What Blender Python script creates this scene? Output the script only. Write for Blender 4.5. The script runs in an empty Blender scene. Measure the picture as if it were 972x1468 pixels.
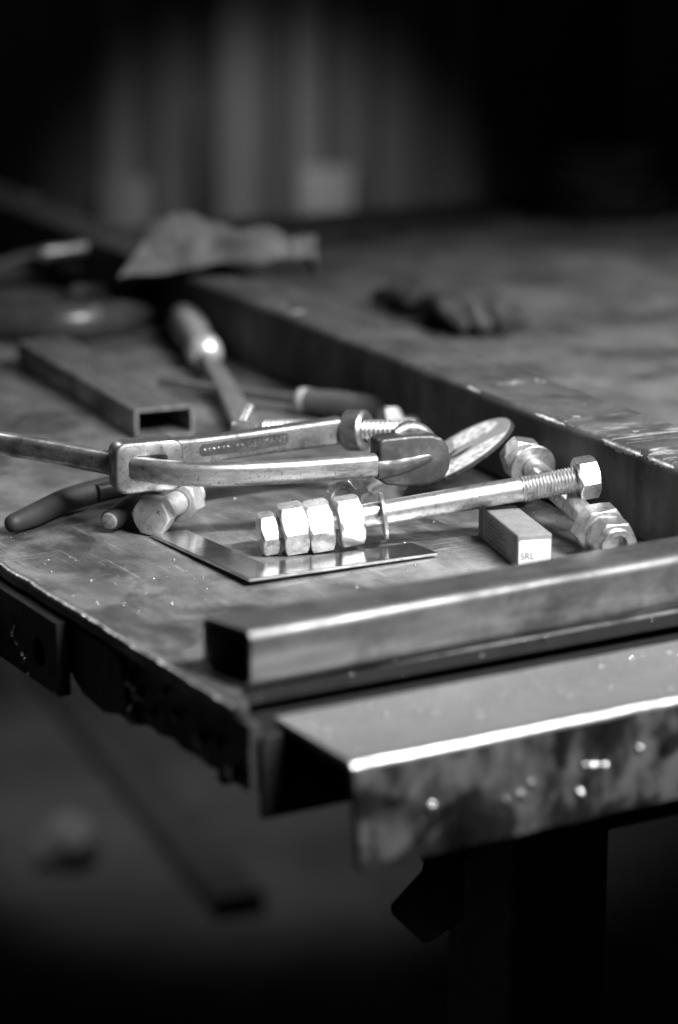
import bpy, bmesh, math, random
from mathutils import Vector, Matrix, noise

random.seed(7)
S = 0.001                                   # all lengths below are millimetres
scene = bpy.context.scene
COL = scene.collection
R = math.radians

# ------------------------------------------------------------------ camera
cam_d = bpy.data.cameras.new("camera")
cam = bpy.data.objects.new("camera", cam_d)
COL.objects.link(cam)
cam.location = (0, 0, 0.307)
cam.rotation_euler = (R(90 - 14.5), 0, 0)
cam_d.sensor_fit = 'VERTICAL'
cam_d.sensor_height = 36
cam_d.sensor_width = 24
cam_d.lens = 85
cam_d.clip_start = 0.02
cam_d.clip_end = 60
cam_d.dof.use_dof = True
cam_d.dof.focus_distance = 1.165
cam_d.dof.aperture_fstop = 4.0
scene.camera = cam

# ------------------------------------------------------------------ world, lamps, exposure
world = bpy.data.worlds.new("World")
scene.world = world
world.use_nodes = True
bg = world.node_tree.nodes["Background"]
bg.inputs[0].default_value = (0.5, 0.5, 0.5, 1)
bg.inputs[1].default_value = 0.0015

def lamp(name, loc, target, power, radius, cone, blend=1.0):
    d = bpy.data.lights.new(name, 'SPOT')
    d.energy = power
    d.shadow_soft_size = radius
    d.spot_size = R(cone)
    d.spot_blend = blend
    o = bpy.data.objects.new(name, d)
    COL.objects.link(o)
    o.location = loc
    o.rotation_euler = (Vector(target) - Vector(loc)).to_track_quat('-Z', 'Y').to_euler()
    return o

def strip_lamp(name, a, b, width, target, power, spread):
    """a long fluorescent fitting from a to b, facing the target"""
    a, b, t = Vector(a), Vector(b), Vector(target)
    d = bpy.data.lights.new(name, 'AREA')
    d.shape = 'RECTANGLE'
    d.size = (b - a).length; d.size_y = width
    d.energy = power; d.spread = R(spread)
    o = bpy.data.objects.new(name, d)
    COL.objects.link(o)
    c = (a + b) / 2
    z = (c - t).normalized(); x = (b - a).normalized()
    x = (x - z * x.dot(z)).normalized(); y = z.cross(x)
    o.matrix_world = Matrix.Translation(c) @ Matrix((x, y, z)).transposed().to_4x4()
    return o

strip_lamp("bench_strip_lamp", (0.50, 0.20, 1.06), (1.12, 0.68, 0.97), 0.09, (0.04, 1.15, 0.0), 7.8, 58)
strip_lamp("overhead_strip_lamp", (0.10, 0.62, 1.50), (0.62, 1.06, 1.46), 0.12, (0.02, 1.17, 0.0), 0.45, 30)
lamp("ceiling_lamp_behind", (-0.80, 2.15, 0.90), (-0.08, 1.12, 0.0), 12, 0.10, 31)
lamp("fill_light_left", (-0.9, 0.5, 1.1), (-0.04, 1.18, 0.0), 0.7, 0.35, 34)  # unseen weak fill, added to liven the metal
lamp("far_bench_fill", (0.9, 2.2, 1.6), (0.30, 1.76, 0.0), 105, 0.20, 33)  # unseen spot added to brighten the far bench
lamp("wall_fill", (-0.10, 2.9, 0.42), (-0.10, 3.45, -0.28), 16, 0.06, 54)  # unseen spot added to make the pool of light on the wall
lamp("floor_fill", (-0.38, 2.45, 0.6), (-0.12, 2.95, -0.8), 15, 0.1, 48)  # unseen spot added to lift the floor behind the bench

vs = scene.view_settings
vs.view_transform = 'Standard'
vs.look = 'None'
vs.exposure = 0
vs.gamma = 1
vs.use_curve_mapping = False
scene.cycles.use_denoising = True
scene.cycles.max_bounces = 8

# ------------------------------------------------------------------ materials
class NT:
    def __init__(self, name):
        self.m = bpy.data.materials.new(name)
        self.m.use_nodes = True
        self.t = self.m.node_tree
        self.b = self.t.nodes["Principled BSDF"]
        tc = self.t.nodes.new("ShaderNodeTexCoord")
        self.co = tc.outputs["Object"]
    def link(self, a, b): self.t.links.new(a, b)
    def map(self, scale=(1, 1, 1), rot=(0, 0, 0), loc=(0, 0, 0)):
        n = self.t.nodes.new("ShaderNodeMapping")
        n.inputs["Scale"].default_value = scale
        n.inputs["Rotation"].default_value = rot
        n.inputs["Location"].default_value = loc
        self.link(self.co, n.inputs[0])
        return n.outputs[0]
    def noise(self, scale, detail=4, rough=0.55, vec=None, dist=0):
        n = self.t.nodes.new("ShaderNodeTexNoise")
        n.inputs["Scale"].default_value = scale
        n.inputs["Detail"].default_value = detail
        n.inputs["Roughness"].default_value = rough
        n.inputs["Distortion"].default_value = dist
        self.link(vec if vec is not None else self.co, n.inputs["Vector"])
        return n.outputs["Fac"]
    def ramp(self, fac, stops):
        n = self.t.nodes.new("ShaderNodeValToRGB")
        e = n.color_ramp.elements
        while len(e) < len(stops): e.new(0.5)
        for el, (p, v) in zip(e, stops):
            el.position = p; el.color = (v, v, v, 1)
        self.link(fac, n.inputs[0])
        return n.outputs[0]
    def math(self, op, a, b=None, clamp=False):
        n = self.t.nodes.new("ShaderNodeMath")
        n.operation = op; n.use_clamp = clamp
        for i, v in enumerate((a, b)):
            if v is None: continue
            if isinstance(v, (int, float)): n.inputs[i].default_value = v
            else: self.link(v, n.inputs[i])
        return n.outputs[0]
    def mix(self, fac, a, b):
        n = self.t.nodes.new("ShaderNodeMix")
        n.data_type = 'FLOAT'
        for k, v in ((0, fac), (2, a), (3, b)):
            if isinstance(v, (int, float)): n.inputs[k].default_value = v
            else: self.link(v, n.inputs[k])
        return n.outputs[0]
    def sep(self, vec=None):
        n = self.t.nodes.new("ShaderNodeSeparateXYZ")
        self.link(vec if vec is not None else self.co, n.inputs[0])
        return n.outputs
    def set(self, **kw):
        for k, v in kw.items():
            i = self.b.inputs[{'col': 'Base Color', 'rough': 'Roughness', 'metal': 'Metallic', 'spec': 'Specular IOR Level', 'sheen': 'Sheen Weight'}[k]]
            if isinstance(v, (int, float)):
                i.default_value = (v, v, v, 1) if k == 'col' else v
            else: self.link(v, i)
    def bump(self, h, strength, dist=0.0005):
        n = self.t.nodes.new("ShaderNodeBump")
        n.inputs["Strength"].default_value = strength
        n.inputs["Distance"].default_value = dist
        self.link(h, n.inputs["Height"])
        self.link(n.outputs[0], self.b.inputs["Normal"])

def mat_plain(name, col, rough, metal=0.0, nscale=150, var=0.3, bump=0.15, spec=0.5):
    t = NT(name)
    f = t.noise(nscale, 5)
    t.set(col=t.ramp(f, [(0.3, col * (1 - var)), (0.7, col * (1 + var))]), metal=metal,
          rough=t.ramp(f, [(0.3, min(1, rough * 1.15)), (0.7, rough * 0.85)]), spec=spec)
    t.bump(t.noise(nscale * 6, 3), bump)
    return t.m

def mat_zinc():
    t = NT("zinc_plated_steel")
    f = t.noise(180, 6, 0.65)
    g = t.noise(900, 3)
    t.set(col=t.ramp(f, [(0.36, 0.34), (0.48, 0.64), (0.62, 0.80)]), metal=0.9,
          rough=t.ramp(f, [(0.3, 0.42), (0.7, 0.24)]))
    t.bump(t.mix(0.4, g, t.noise(140, 5, 0.7, t.map((6, 1, 1)))), 0.4, 0.0004)
    return t.m

def mat_dark_bolt():
    t = NT("dull_plated_steel")
    f = t.noise(220, 6, 0.7)
    t.set(col=t.ramp(f, [(0.3, 0.36), (0.7, 0.62)]), metal=0.55, rough=t.ramp(f, [(0.3, 0.5), (0.7, 0.35)]))
    t.bump(t.noise(1200, 3), 0.2, 0.0003)
    return t.m

def mat_worn(name, base, lo, rough, stretch=(1, 1, 1), metal=1.0, pits=0.62, grim=0.45):
    t = NT(name)
    v = t.map(stretch)
    f = t.noise(120, 7, 0.7, v)
    p = t.noise(700, 3, 0.6)
    pit = t.ramp(p, [(pits, 1.0), (pits + 0.06, 0.25)])
    big = t.ramp(f, [(0.38, lo), (0.5, base * 0.72), (0.60, base)])
    gr = t.noise(34, 6, 0.7)
    grime = t.ramp(gr, [(0.36, grim), (0.56, 1.0)])
    t.set(col=t.math('MULTIPLY', t.math('MULTIPLY', big, pit), grime), metal=metal,
          rough=t.math('ADD', t.ramp(f, [(0.38, rough * 1.5), (0.62, rough)]), t.ramp(gr, [(0.36, 0.25 * (1 - grim)), (0.56, 0.0)])))
    t.bump(t.mix(0.5, f, p), 0.35, 0.0004)
    return t.m

def mat_table():
    t = NT("mill_scale_plate")
    big = t.noise(9, 6, 0.62)
    mid = t.noise(45, 6, 0.65, t.map((1, 0.45, 1), (0, 0, R(25))))
    grit = t.noise(900, 3, 0.6)
    scr = t.noise(60, 3, 0.5, t.map((0.35, 14, 1), (0, 0, R(-12))))
    scr2 = t.noise(50, 3, 0.5, t.map((14, 0.3, 1), (0, 0, R(31))))
    base = t.mix(0.5, t.ramp(big, [(0.36, 0.075), (0.5, 0.205), (0.62, 0.345)]), t.ramp(mid, [(0.38, 0.065), (0.62, 0.36)]))
    line = t.math('MULTIPLY', t.ramp(scr, [(0.62, 0), (0.67, 1)]), t.ramp(big, [(0.45, 0), (0.6, 1)]))
    line2 = t.math('MULTIPLY', t.ramp(scr2, [(0.63, 0), (0.68, 1)]), t.ramp(mid, [(0.45, 0), (0.6, 1)]))
    ln = t.math('MAXIMUM', line, line2)
    stain = t.ramp(t.noise(15, 7, 0.7, None, 0.8), [(0.40, 0.42), (0.50, 1.0)])
    pits = t.ramp(t.noise(240, 4, 0.7), [(0.30, 0.35), (0.38, 1.0)])
    base = t.math('MULTIPLY', t.math('MULTIPLY', base, stain), pits)
    g = t.mix(t.math('MULTIPLY', ln, 0.7), base, 0.62)
    t.set(col=t.math('MULTIPLY', g, t.ramp(grit, [(0.35, 0.80), (0.65, 1.15)])), metal=0.55,
          rough=t.ramp(mid, [(0.3, 0.58), (0.7, 0.40)]))
    t.bump(t.mix(0.5, grit, mid), 0.35, 0.0005)
    return t.m

def mat_rail():
    t = NT("scaled_rail_steel")
    x, y, z = t.sep()
    big = t.noise(22, 6, 0.65)
    streak = t.noise(60, 5, 0.6, t.map((1, 1, 0.18)))
    base = t.mix(0.5, t.ramp(big, [(0.36, 0.028), (0.62, 0.10)]), t.ramp(streak, [(0.36, 0.03), (0.62, 0.10)]))
    # the near end is ground bare on top, with scratches running across
    scr = t.noise(38, 6, 0.68, t.map((5, 0.5, 1), (0, 0, R(22))), 0.9)
    near = t.ramp(t.math('ADD', t.math('DIVIDE', x, 0.36), t.math('MULTIPLY', big, 0.5)), [(0.40, 1.0), (0.66, 0.0)])
    top = t.ramp(t.math('MULTIPLY', z, 10.0), [(0.438, 0), (0.446, 1)])
    w = t.math('MULTIPLY', t.math('MULTIPLY', near, top), t.ramp(t.mix(0.35, scr, big), [(0.50, 0), (0.60, 1)]))
    w = t.math('MULTIPLY', w, t.ramp(t.noise(90, 6, 0.75, t.map((1, .5, 1), (0, 0, R(-20)))), [(0.44, 0.05), (0.58, 1.0)]))
    spots = t.math('MULTIPLY', top, t.ramp(t.noise(38, 5, 0.7), [(0.64, 0), (0.68, 0.7)]))
    w = t.math('MAXIMUM', w, spots)
    t.set(col=t.mix(w, base, 0.62), metal=t.mix(w, 0.12, 0.3), rough=t.mix(w, t.ramp(big, [(0.36, 0.78), (0.62, 0.58)]), 0.33), spec=0.25)
    t.bump(t.mix(0.5, t.noise(500, 4), scr), 0.3, 0.0004)
    return t.m

def mat_beam():
    t = NT("heat_marked_beam")
    x, y, z = t.sep()
    big = t.noise(16, 5, 0.6, None, 0.6)
    fine = t.noise(260, 5, 0.65)
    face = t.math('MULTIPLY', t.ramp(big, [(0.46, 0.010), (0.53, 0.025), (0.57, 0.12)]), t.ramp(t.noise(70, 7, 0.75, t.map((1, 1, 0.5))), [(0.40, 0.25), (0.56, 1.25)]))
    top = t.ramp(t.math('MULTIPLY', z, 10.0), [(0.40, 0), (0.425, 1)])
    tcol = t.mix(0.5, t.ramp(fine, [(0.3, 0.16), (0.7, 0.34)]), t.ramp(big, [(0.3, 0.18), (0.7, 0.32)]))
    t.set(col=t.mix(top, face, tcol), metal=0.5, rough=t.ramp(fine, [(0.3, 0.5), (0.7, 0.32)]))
    t.bump(t.mix(0.5, fine, big), 0.3, 0.0005)
    return t.m

def mat_disc():
    t = NT("printed_disc_paper")
    f = t.noise(300, 4)
    t.set(col=t.ramp(f, [(0.3, 0.23), (0.7, 0.30)]), rough=0.55)
    return t.m

def mat_print():
    t = NT("disc_white_print")
    f = t.noise(330, 6, 0.7)
    t.set(col=t.ramp(f, [(0.42, 0.28), (0.52, 0.78)]), rough=0.6)
    return t.m

def mat_wall(name, lo, hi):
    t = NT(name)
    f = t.noise(14, 5, 0.6, t.map((1, 1, 0.15)))
    t.set(col=t.ramp(f, [(0.3, lo), (0.7, hi)]), rough=0.55, metal=0.0)
    return t.m

def mat_wood():
    t = NT("worn_ash_wood")
    f = t.noise(60, 6, 0.6, t.map((0.3, 3, 3)))
    t.set(col=t.ramp(f, [(0.3, 0.22), (0.7, 0.42)]), rough=0.5)
    t.bump(f, 0.2)
    return t.m

M = dict(
    table=mat_table(), rail=mat_rail(), beam=mat_beam(), zinc=mat_zinc(), dull=mat_dark_bolt(),
    clamp=mat_worn("worn_nickel_steel", 0.70, 0.26, 0.27, (0.22, 1, 1.4), metal=0.82),
    cast=mat_worn("cast_jaw_steel", 0.52, 0.22, 0.36),
    nose=mat_worn("dark_forged_steel", 0.17, 0.09, 0.34, metal=0.75, pits=0.66),
    tube=mat_worn("blue_black_tube_steel", 0.27, 0.14, 0.27, (0.12, 1, 1), metal=0.7, pits=0.75),
    offcut=mat_worn("grey_tube_steel", 0.30, 0.14, 0.36, (0.2, 1, 1), metal=0.6, pits=0.75),
    mirror=mat_worn("polished_square_steel", 0.80, 0.70, 0.06, (0.3, 1, 1), metal=0.95, pits=0.8, grim=0.85),
    bare=mat_worn("worn_and_highlight_steel", 0.80, 0.42, 0.26, (1, 1, 1), metal=0.95, pits=0.7),  # for worn chips, and for strips that stand in for edge highlights
    frame=mat_plain("black_scaled_frame", 0.045, 0.5, 0.4, 60, 0.7, 0.6),
    lug=mat_plain("black_flat_bar", 0.03, 0.45, 0.5, 90, 0.4, 0.25),
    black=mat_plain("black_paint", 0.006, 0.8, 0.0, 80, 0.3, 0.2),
    rubber=mat_plain("dark_rubber_grip", 0.014, 0.65, 0.0, 120, 0.25, 0.2),
    rubber_tip=mat_plain("scuffed_rubber_end", 0.17, 0.7, 0.0, 500, 0.35, 0.4),
    bead=mat_plain("weld_bead_steel", 0.55, 0.25, 0.9, 300, 0.3, 0.3),
    slag=mat_plain("dark_weld_slag", 0.16, 0.35, 0.5, 120, 0.6, 0.6),
    card=mat_plain("grey_cardboard", 0.18, 0.75, 0.0, 200, 0.12, 0.15),
    card_side=mat_plain("printed_cardboard_side", 0.15, 0.75, 0.0, 200, 0.15, 0.15),
    paper=mat_plain("white_label_paper", 0.58, 0.7, 0.0, 300, 0.08, 0.1),
    ink=mat_plain("faded_ink", 0.06, 0.7, 0.0, 900, 0.4, 0.0),
    disc=mat_disc(), print=mat_print(),
    grit=mat_plain("abrasive_grit", 0.03, 0.9, 0.0, 900, 0.6, 0.9),
    wood=mat_wood(),
    ferrule=mat_plain("bright_ferrule", 0.80, 0.3, 0.6, 200, 0.1, 0.1),
    shaft=mat_plain("grey_chisel_shaft", 0.2, 0.45, 0.3, 120, 0.3, 0.2),
    dust=mat_plain("dusty_dark_steel", 0.15, 0.85, 0.0, 30, 0.3, 0.2),
    blade=mat_plain("dull_tool_shaft", 0.28, 0.38, 0.8, 120, 0.3, 0.2),
    plastic=mat_plain("dark_plastic_handle", 0.085, 0.3, 0.0, 60, 0.3, 0.05),
    cap=mat_plain("pale_handle_cap", 0.5, 0.4, 0.0, 60, 0.1, 0.05),
    hose=mat_plain("dark_coated_pipe", 0.055, 0.36, 0.3, 40, 0.4, 0.2),
    cloth=mat_plain("pale_canvas", 0.10, 0.95, 0.0, 45, 0.55, 0.6),
    rag=mat_plain("dark_leather", 0.042, 0.8, 0.0, 60, 0.5, 0.5),
    floor=mat_plain("concrete_floor", 0.22, 0.8, 0.0, 3.5, 0.5, 0.2),
    wall=mat_wall("dim_wall_sheet", 0.06, 0.13), wall_pale=mat_wall("pale_wall_board", 0.16, 0.26),
    wall_mid=mat_wall("grey_wall_board", 0.12, 0.22), wall_dark=mat_wall("dark_wall_post", 0.008, 0.016),
)

# ------------------------------------------------------------------ mesh helpers (millimetres in, metres out)
def link_mesh(name, bm, mat, parent=None, sharp=32, smooth=True):
    bmesh.ops.remove_doubles(bm, verts=bm.verts, dist=1e-4)
    bmesh.ops.recalc_face_normals(bm, faces=bm.faces)
    bmesh.ops.scale(bm, verts=bm.verts, vec=(S, S, S))
    me = bpy.data.meshes.new(name)
    bm.to_mesh(me); bm.free()
    if smooth:
        for p in me.polygons: p.use_smooth = True
        me.set_sharp_from_angle(angle=R(sharp))
    me.materials.append(mat)
    o = bpy.data.objects.new(name, me)
    COL.objects.link(o)
    o.parent = parent
    return o

def tag(o, label, cat, group=None):
    o["label"] = label; o["category"] = cat
    if group: o["group"] = group
    return o

def thing(name, label, cat, loc, rot=None, group=None):
    o = bpy.data.objects.new(name, None)
    o.empty_display_size = 0.01
    COL.objects.link(o)
    m = rot.to_4x4() if rot is not None else Matrix.Identity(4)
    o.matrix_world = Matrix.Translation(Vector(loc) * S) @ m
    return tag(o, label, cat, group)

def frame_x(d, roll=0.0):
    """rotation whose local X runs along d, local Z as upright as it can be, rolled about X"""
    x = Vector(d).normalized()
    y = Vector((0, 0, 1)).cross(x).normalized()
    z = x.cross(y)
    m = Matrix((x, y, z)).transposed()
    return m @ Matrix.Rotation(roll, 3, 'X')

def rotz(deg): return Matrix.Rotation(R(deg), 3, 'Z')

def bm_box(x0, x1, y0, y1, z0, z1, bev=0.0, seg=2):
    bm = bmesh.new()
    v = [bm.verts.new(p) for p in ((x0,y0,z0),(x1,y0,z0),(x1,y1,z0),(x0,y1,z0),(x0,y0,z1),(x1,y0,z1),(x1,y1,z1),(x0,y1,z1))]
    for f in ((0,3,2,1),(4,5,6,7),(0,1,5,4),(1,2,6,5),(2,3,7,6),(3,0,4,7)): bm.faces.new([v[i] for i in f])
    if bev: bmesh.ops.bevel(bm, geom=bm.edges[:], offset=bev, segments=seg, profile=0.5, affect='EDGES')
    return bm

def add_grid(bm, rows, closed=True, caps=True):
    """rows of points -> quads; each row closed on itself"""
    vr = [[bm.verts.new(p) for p in r] for r in rows]
    n = len(vr[0])
    for a, b in zip(vr, vr[1:]):
        for j in range(n if closed else n - 1):
            k = (j + 1) % n
            bm.faces.new((a[j], a[k], b[k], b[j]))
    if caps:
        bm.faces.new(vr[0][::-1]); bm.faces.new(vr[-1])
    return vr

def bm_lathe(prof, n=40, caps=True):
    """prof: (x, r) along local X"""
    bm = bmesh.new()
    add_grid(bm, [[(x, r * math.cos(2*math.pi*j/n), r * math.sin(2*math.pi*j/n)) for j in range(n)] for x, r in prof], caps=caps)
    return bm

def bm_ring(x0, x1, ri, ro, n=48, c=0.25):
    bm = bmesh.new()
    prof = [(x0, ri), (x0, ro - c), (x0 + c, ro), (x1 - c, ro), (x1, ro - c), (x1, ri)]
    rows = [[(x, r*math.cos(2*math.pi*j/n), r*math.sin(2*math.pi*j/n)) for j in range(n)] for x, r in prof + prof[:1]]
    add_grid(bm, rows, caps=False)
    return bm

def bm_hex(x0, x1, s, bore=0.0, rot=0.0, both=True, cham=0.97, n=72):
    """hexagon across flats s along X, corners turned down by a 30 degree chamfer, optional bore"""
    bm = bmesh.new()
    def rh(a):
        k = ((math.degrees(a) + 30) % 60) - 30
        return s / 2 / math.cos(R(k))
    def lim(d): return s / 2 * cham + d * 1.732
    L = x1 - x0
    st = [0, .15, .35, .6, .9, 1.3, 1.8]
    xs = [(d, lim(d)) for d in st]
    xs2 = [(L - d, lim(d) if both else 1e9) for d in st[::-1]]
    rows = []
    if bore: rows += [[(x0 + 1.0, bore, a) for a in range(n)], [(x0, bore + 1.0, a) for a in range(n)]]
    for d, l in xs + xs2: rows.append([(x0 + d, l, a) for a in range(n)])
    if bore: rows += [[(x1, bore + 1.0, a) for a in range(n)], [(x1 - 1.0, bore, a) for a in range(n)]]
    pts = []
    for ri, row in enumerate(rows):
        inner = bore and (ri < 2 or ri >= len(rows) - 2)
        pts.append([])
        for x, l, a in row:
            t = 2 * math.pi * a / n
            r = l if inner else min(rh(t + rot * 0), l)
            pts[-1].append((x, r * math.cos(t + R(rot)), r * math.sin(t + R(rot))))
    if bore:
        add_grid(bm, pts + pts[:1], caps=False)
    else:
        add_grid(bm, pts)
    return bm

def bm_thread(x0, x1, d, pitch, depth=None, n=36, sub=6):
    depth = depth or pitch * 0.55
    bm = bmesh.new()
    k = max(2, int((x1 - x0) / pitch * sub))
    rows = []
    for i in range(k + 1):
        x = x0 + (x1 - x0) * i / k
        row = []
        for j in range(n):
            t = 2 * math.pi * j / n
            ph = (x / pitch + j / n) % 1.0
            r = d / 2 - depth * abs(2 * ph - 1) ** 0.9
            row.append((x, r * math.cos(t), r * math.sin(t)))
        rows.append(row)
    add_grid(bm, rows)
    return bm

def rrect(w, h, r, n=5):
    pts = []
    for cx, cy, a0 in ((w/2-r, h/2-r, 0), (-w/2+r, h/2-r, 90), (-w/2+r, -h/2+r, 180), (w/2-r, -h/2+r, 270)):
        for i in range(n + 1):
            a = R(a0 + 90 * i / n)
            pts.append((cx + r * math.cos(a), cy + r * math.sin(a)))
    return pts

def bm_tube(L, w, h, t, r, steps=1, wob=0.0):
    """hollow rectangular section along X; section centred on Y, standing on z=0"""
    bm = bmesh.new()
    o = rrect(w, h, r); i = rrect(w - 2*t, h - 2*t, max(0.4, r - t * 0.8))
    c = 0.35
    o2 = rrect(w - 2*c, h - 2*c, r - c)
    rows = []
    xs = [L * k / steps for k in range(steps + 1)]
    rows.append([(L - 0.0, y, z + h/2) for y, z in i])
    rows.append([(0, y, z + h/2) for y, z in i])
    rows.append([(0, y, z + h/2) for y, z in o2])
    for x in xs:
        xx = c if x == 0 else (L - c if x == L else x)
        rows.append([(xx, y + wob * noise.noise((x * .02, y, 3)), z + h/2 + wob * noise.noise((x * .02, z, 9))) for y, z in o])
    rows.append([(L, y, z + h/2) for y, z in o2])
    add_grid(bm, rows + rows[:1], caps=False)
    return bm

def catmull(pts, sub=8):
    pts = [Vector(p) for p in pts]
    P = [2*pts[0]-pts[1]] + pts + [2*pts[-1]-pts[-2]]
    out = []
    for i in range(1, len(P) - 2):
        for k in range(sub):
            t = k / sub
            a, b, c, d = P[i-1:i+3]
            out.append(0.5 * ((2*b) + (c-a)*t + (2*a-5*b+4*c-d)*t*t + (3*b-a-3*c+d)*t**3))
    out.append(pts[-1])
    return out

def bm_sweep(path, prof, scale=None, sub=8, up=(0, 0, 1), round_ends=0):
    """prof: 2D points (side, up); scale: per control point (side, up) factors"""
    pts = catmull(path, sub)
    n = len(pts)
    if scale is None: scale = [(1, 1)] * len(path)
    sc = catmull([(a, b, 0) for a, b in scale], sub)
    bm = bmesh.new()
    rows = []
    tang = []
    for i in range(n):
        t = (pts[min(i+1, n-1)] - pts[max(i-1, 0)]).normalized()
        tang.append(t)
    def section(c, t, sx, sz):
        side = t.cross(Vector(up)).normalized()
        uu = side.cross(t)
        return [tuple(c + side * a * sx + uu * b * sz) for a, b in prof]
    if round_ends:
        for k in (90, 75, 55, 30):
            f = math.cos(R(k)) + 0.02
            rows.append(section(pts[0] - tang[0] * round_ends * math.sin(R(k)), tang[0], sc[0].x * f, sc[0].y * f))
    for i in range(n): rows.append(section(pts[i], tang[i], sc[i].x, sc[i].y))
    if round_ends:
        for k in (30, 55, 75, 90):
            f = math.cos(R(k)) + 0.02
            rows.append(section(pts[-1] + tang[-1] * round_ends * math.sin(R(k)), tang[-1], sc[-1].x * f, sc[-1].y * f))
    add_grid(bm, rows)
    return bm

def circ(r, n=20): return [(r*math.cos(2*math.pi*i/n), r*math.sin(2*math.pi*i/n)) for i in range(n)]

def bm_prism(poly, z0, z1, bev=0.0, seg=2, axes='xyz'):
    """polygon extruded; axes 'xyz' = poly in xy, 'xzy' = poly in xz extruded along y"""
    bm = bmesh.new()
    def P(a, b, c): return (a, b, c) if axes == 'xyz' else (a, c, b)
    lo = [bm.verts.new(P(a, b, z0)) for a, b in poly]; hi = [bm.verts.new(P(a, b, z1)) for a, b in poly]
    bm.faces.new(lo[::-1]); bm.faces.new(hi)
    n = len(poly)
    for i in range(n): bm.faces.new((lo[i], lo[(i+1) % n], hi[(i+1) % n], hi[i]))
    if bev:
        bmesh.ops.recalc_face_normals(bm, faces=bm.faces)
        es = [e for e in bm.edges if len(e.link_faces) == 2 and e.calc_face_angle(0) > R(25)]
        bmesh.ops.bevel(bm, geom=es, offset=bev, segments=seg, profile=0.5, affect='EDGES')
    return bm

def text_mesh(name, body, size, mat, parent, mtx, depth=0.12, space=1.0):
    cu = bpy.data.curves.new(name, 'FONT')
    cu.body = body; cu.size = size; cu.extrude = depth; cu.align_x = 'CENTER'; cu.align_y = 'CENTER'; cu.space_character = space
    to = bpy.data.objects.new("tmp", cu)
    COL.objects.link(to)
    dg = bpy.context.evaluated_depsgraph_get()
    me = bpy.data.meshes.new_from_object(to.evaluated_get(dg))
    bpy.data.objects.remove(to)
    bm = bmesh.new(); bm.from_mesh(me)
    bmesh.ops.transform(bm, matrix=mtx, verts=bm.verts)
    return link_mesh(name, bm, mat, parent, smooth=False)

def add_blob(bm, c, r, flat=0.7, seed=0, sub=1):
    g = bmesh.ops.create_icosphere(bm, subdivisions=sub, radius=1.0)
    for v in g['verts']:
        k = 1 + 0.35 * noise.noise(v.co * 1.3 + Vector((seed, seed * .7, 1)))
        v.co = Vector(c) + Vector((v.co.x * r * k, v.co.y * r * k, v.co.z * r * flat * k))

# ------------------------------------------------------------------ the table's own axes: u along the front, v back along the left edge
CX, CY = -38.9, 882.0
TU = Vector((math.cos(R(30)), math.sin(R(30)), 0)); TV = Vector((-math.sin(R(30)), math.cos(R(30)), 0))
def uv(u, v, z=0): return Vector((CX, CY, z)) + TU * u + TV * v

# ------------------------------------------------------------------ setting
bm = bm_box(-5000, 5000, -1500, 6500, -840, -800)
o = link_mesh("floor", bm, M['floor'], smooth=False); o["kind"] = "structure"

wall = link_mesh("wall", bm_box(-3000, 3000, 3520, 3600, -799, 1800), M['wall'], smooth=False)
wall["kind"] = "structure"
for x0, x1, z1, mk, dy in ((-560, -345, 1500, 'wall', 30), (-342, -288, 1500, 'wall_mid', 46), (-285, -214, 1500, 'wall', 40),
                           (-208, -176, -10, 'wall_dark', 70), (-172, -112, 1500, 'wall_mid', 40), (-109, -68, 1500, 'wall', 34),
                           (-64, -20, 1500, 'wall_mid', 48), (-17, 52, 1500, 'wall', 40), (55, 140, 1500, 'wall', 46),
                           (143, 210, 1500, 'wall', 36), (214, 400, 1500, 'wall_dark', 30)):
    link_mesh("board", bm_box(x0, x1, 3520 - dy, 3519, -798, z1, 4), M[mk], wall)
link_mesh("board", bm_box(-54, 22, 3440, 3470, -798, -80, 3), M['wall_pale'], wall)
link_mesh("board", bm_box(-340, -270, 3440, 3472, -798, -95, 3), M['wall_mid'], wall)

# ------------------------------------------------------------------ the welding table
tb = thing("welding_table", "heavy steel welding bench with scuffed plate top, black frame and leg", "workbench", (CX, CY, -800), rotz(30))
ZT = 800.0                                   # local z of the table top
# plate with an uneven flame-cut left and front edge
bm = bmesh.new()
nu, nv = 60, 130
edge_l = lambda v: 1.1 * noise.noise((v * 0.06, 1.7, 0)) + 0.5 * noise.noise((v * 0.25, 4.1, 0))
outline = []
L = [(edge_l(v), v) for v in [k * 4 for k in range(2, 110)]] + [(0, 1260)]
F = [(1.5, 4.6), (4.2, 3.4), (7.5, 5.0), (9.4, 9.0), (10.5, 16.0)] + [(u, 21.5 + 0.8 * noise.noise((u * 0.08, 9, 0))) for u in [k * 6 for k in range(2, 60)]] + [(1500, 21.5)]
poly = [p for p in L[::-1]] + F + [(1500, 1260)]
bm = bm_prism(poly, ZT - 6, ZT, 0.9, 2)
plate = link_mesh("plate_top", bm, M['table'], tb)
# bare chamfer strip, added to give the left edge its bright highlight
bm = bmesh.new()
rows = []
for k in range(0, 150):
    v = 6 + k * 2.6
    w = 1.7 + 1.1 * noise.noise((v * .05, 3, 1)) + .7 * noise.noise((v * .3, 5, 1))
    e = edge_l(v)
    rows.append([(e - .12, v, ZT - 1.3), (e + .25, v, ZT - .35), (e + .9, v, ZT + .06), (e + .9 + max(.2, w), v, ZT + .1), (e + 1.2 + max(.2, w), v, ZT - .4)])
add_grid(bm, rows)
link_mesh("highlight_chamfer", bm, M['bare'], plate)
link_mesh("shade_strip", bm_box(13, 900, 19.6, 20.6, ZT - 6.2, ZT - .6), M['black'], tb)  # black strip laid over the plate's front edge as painted shade
link_mesh("groove_backing", bm_box(6, 900, 24, 30, ZT - 40, ZT - 6.3), M['black'], tb)  # black backing added so the groove in front looks dark
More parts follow.
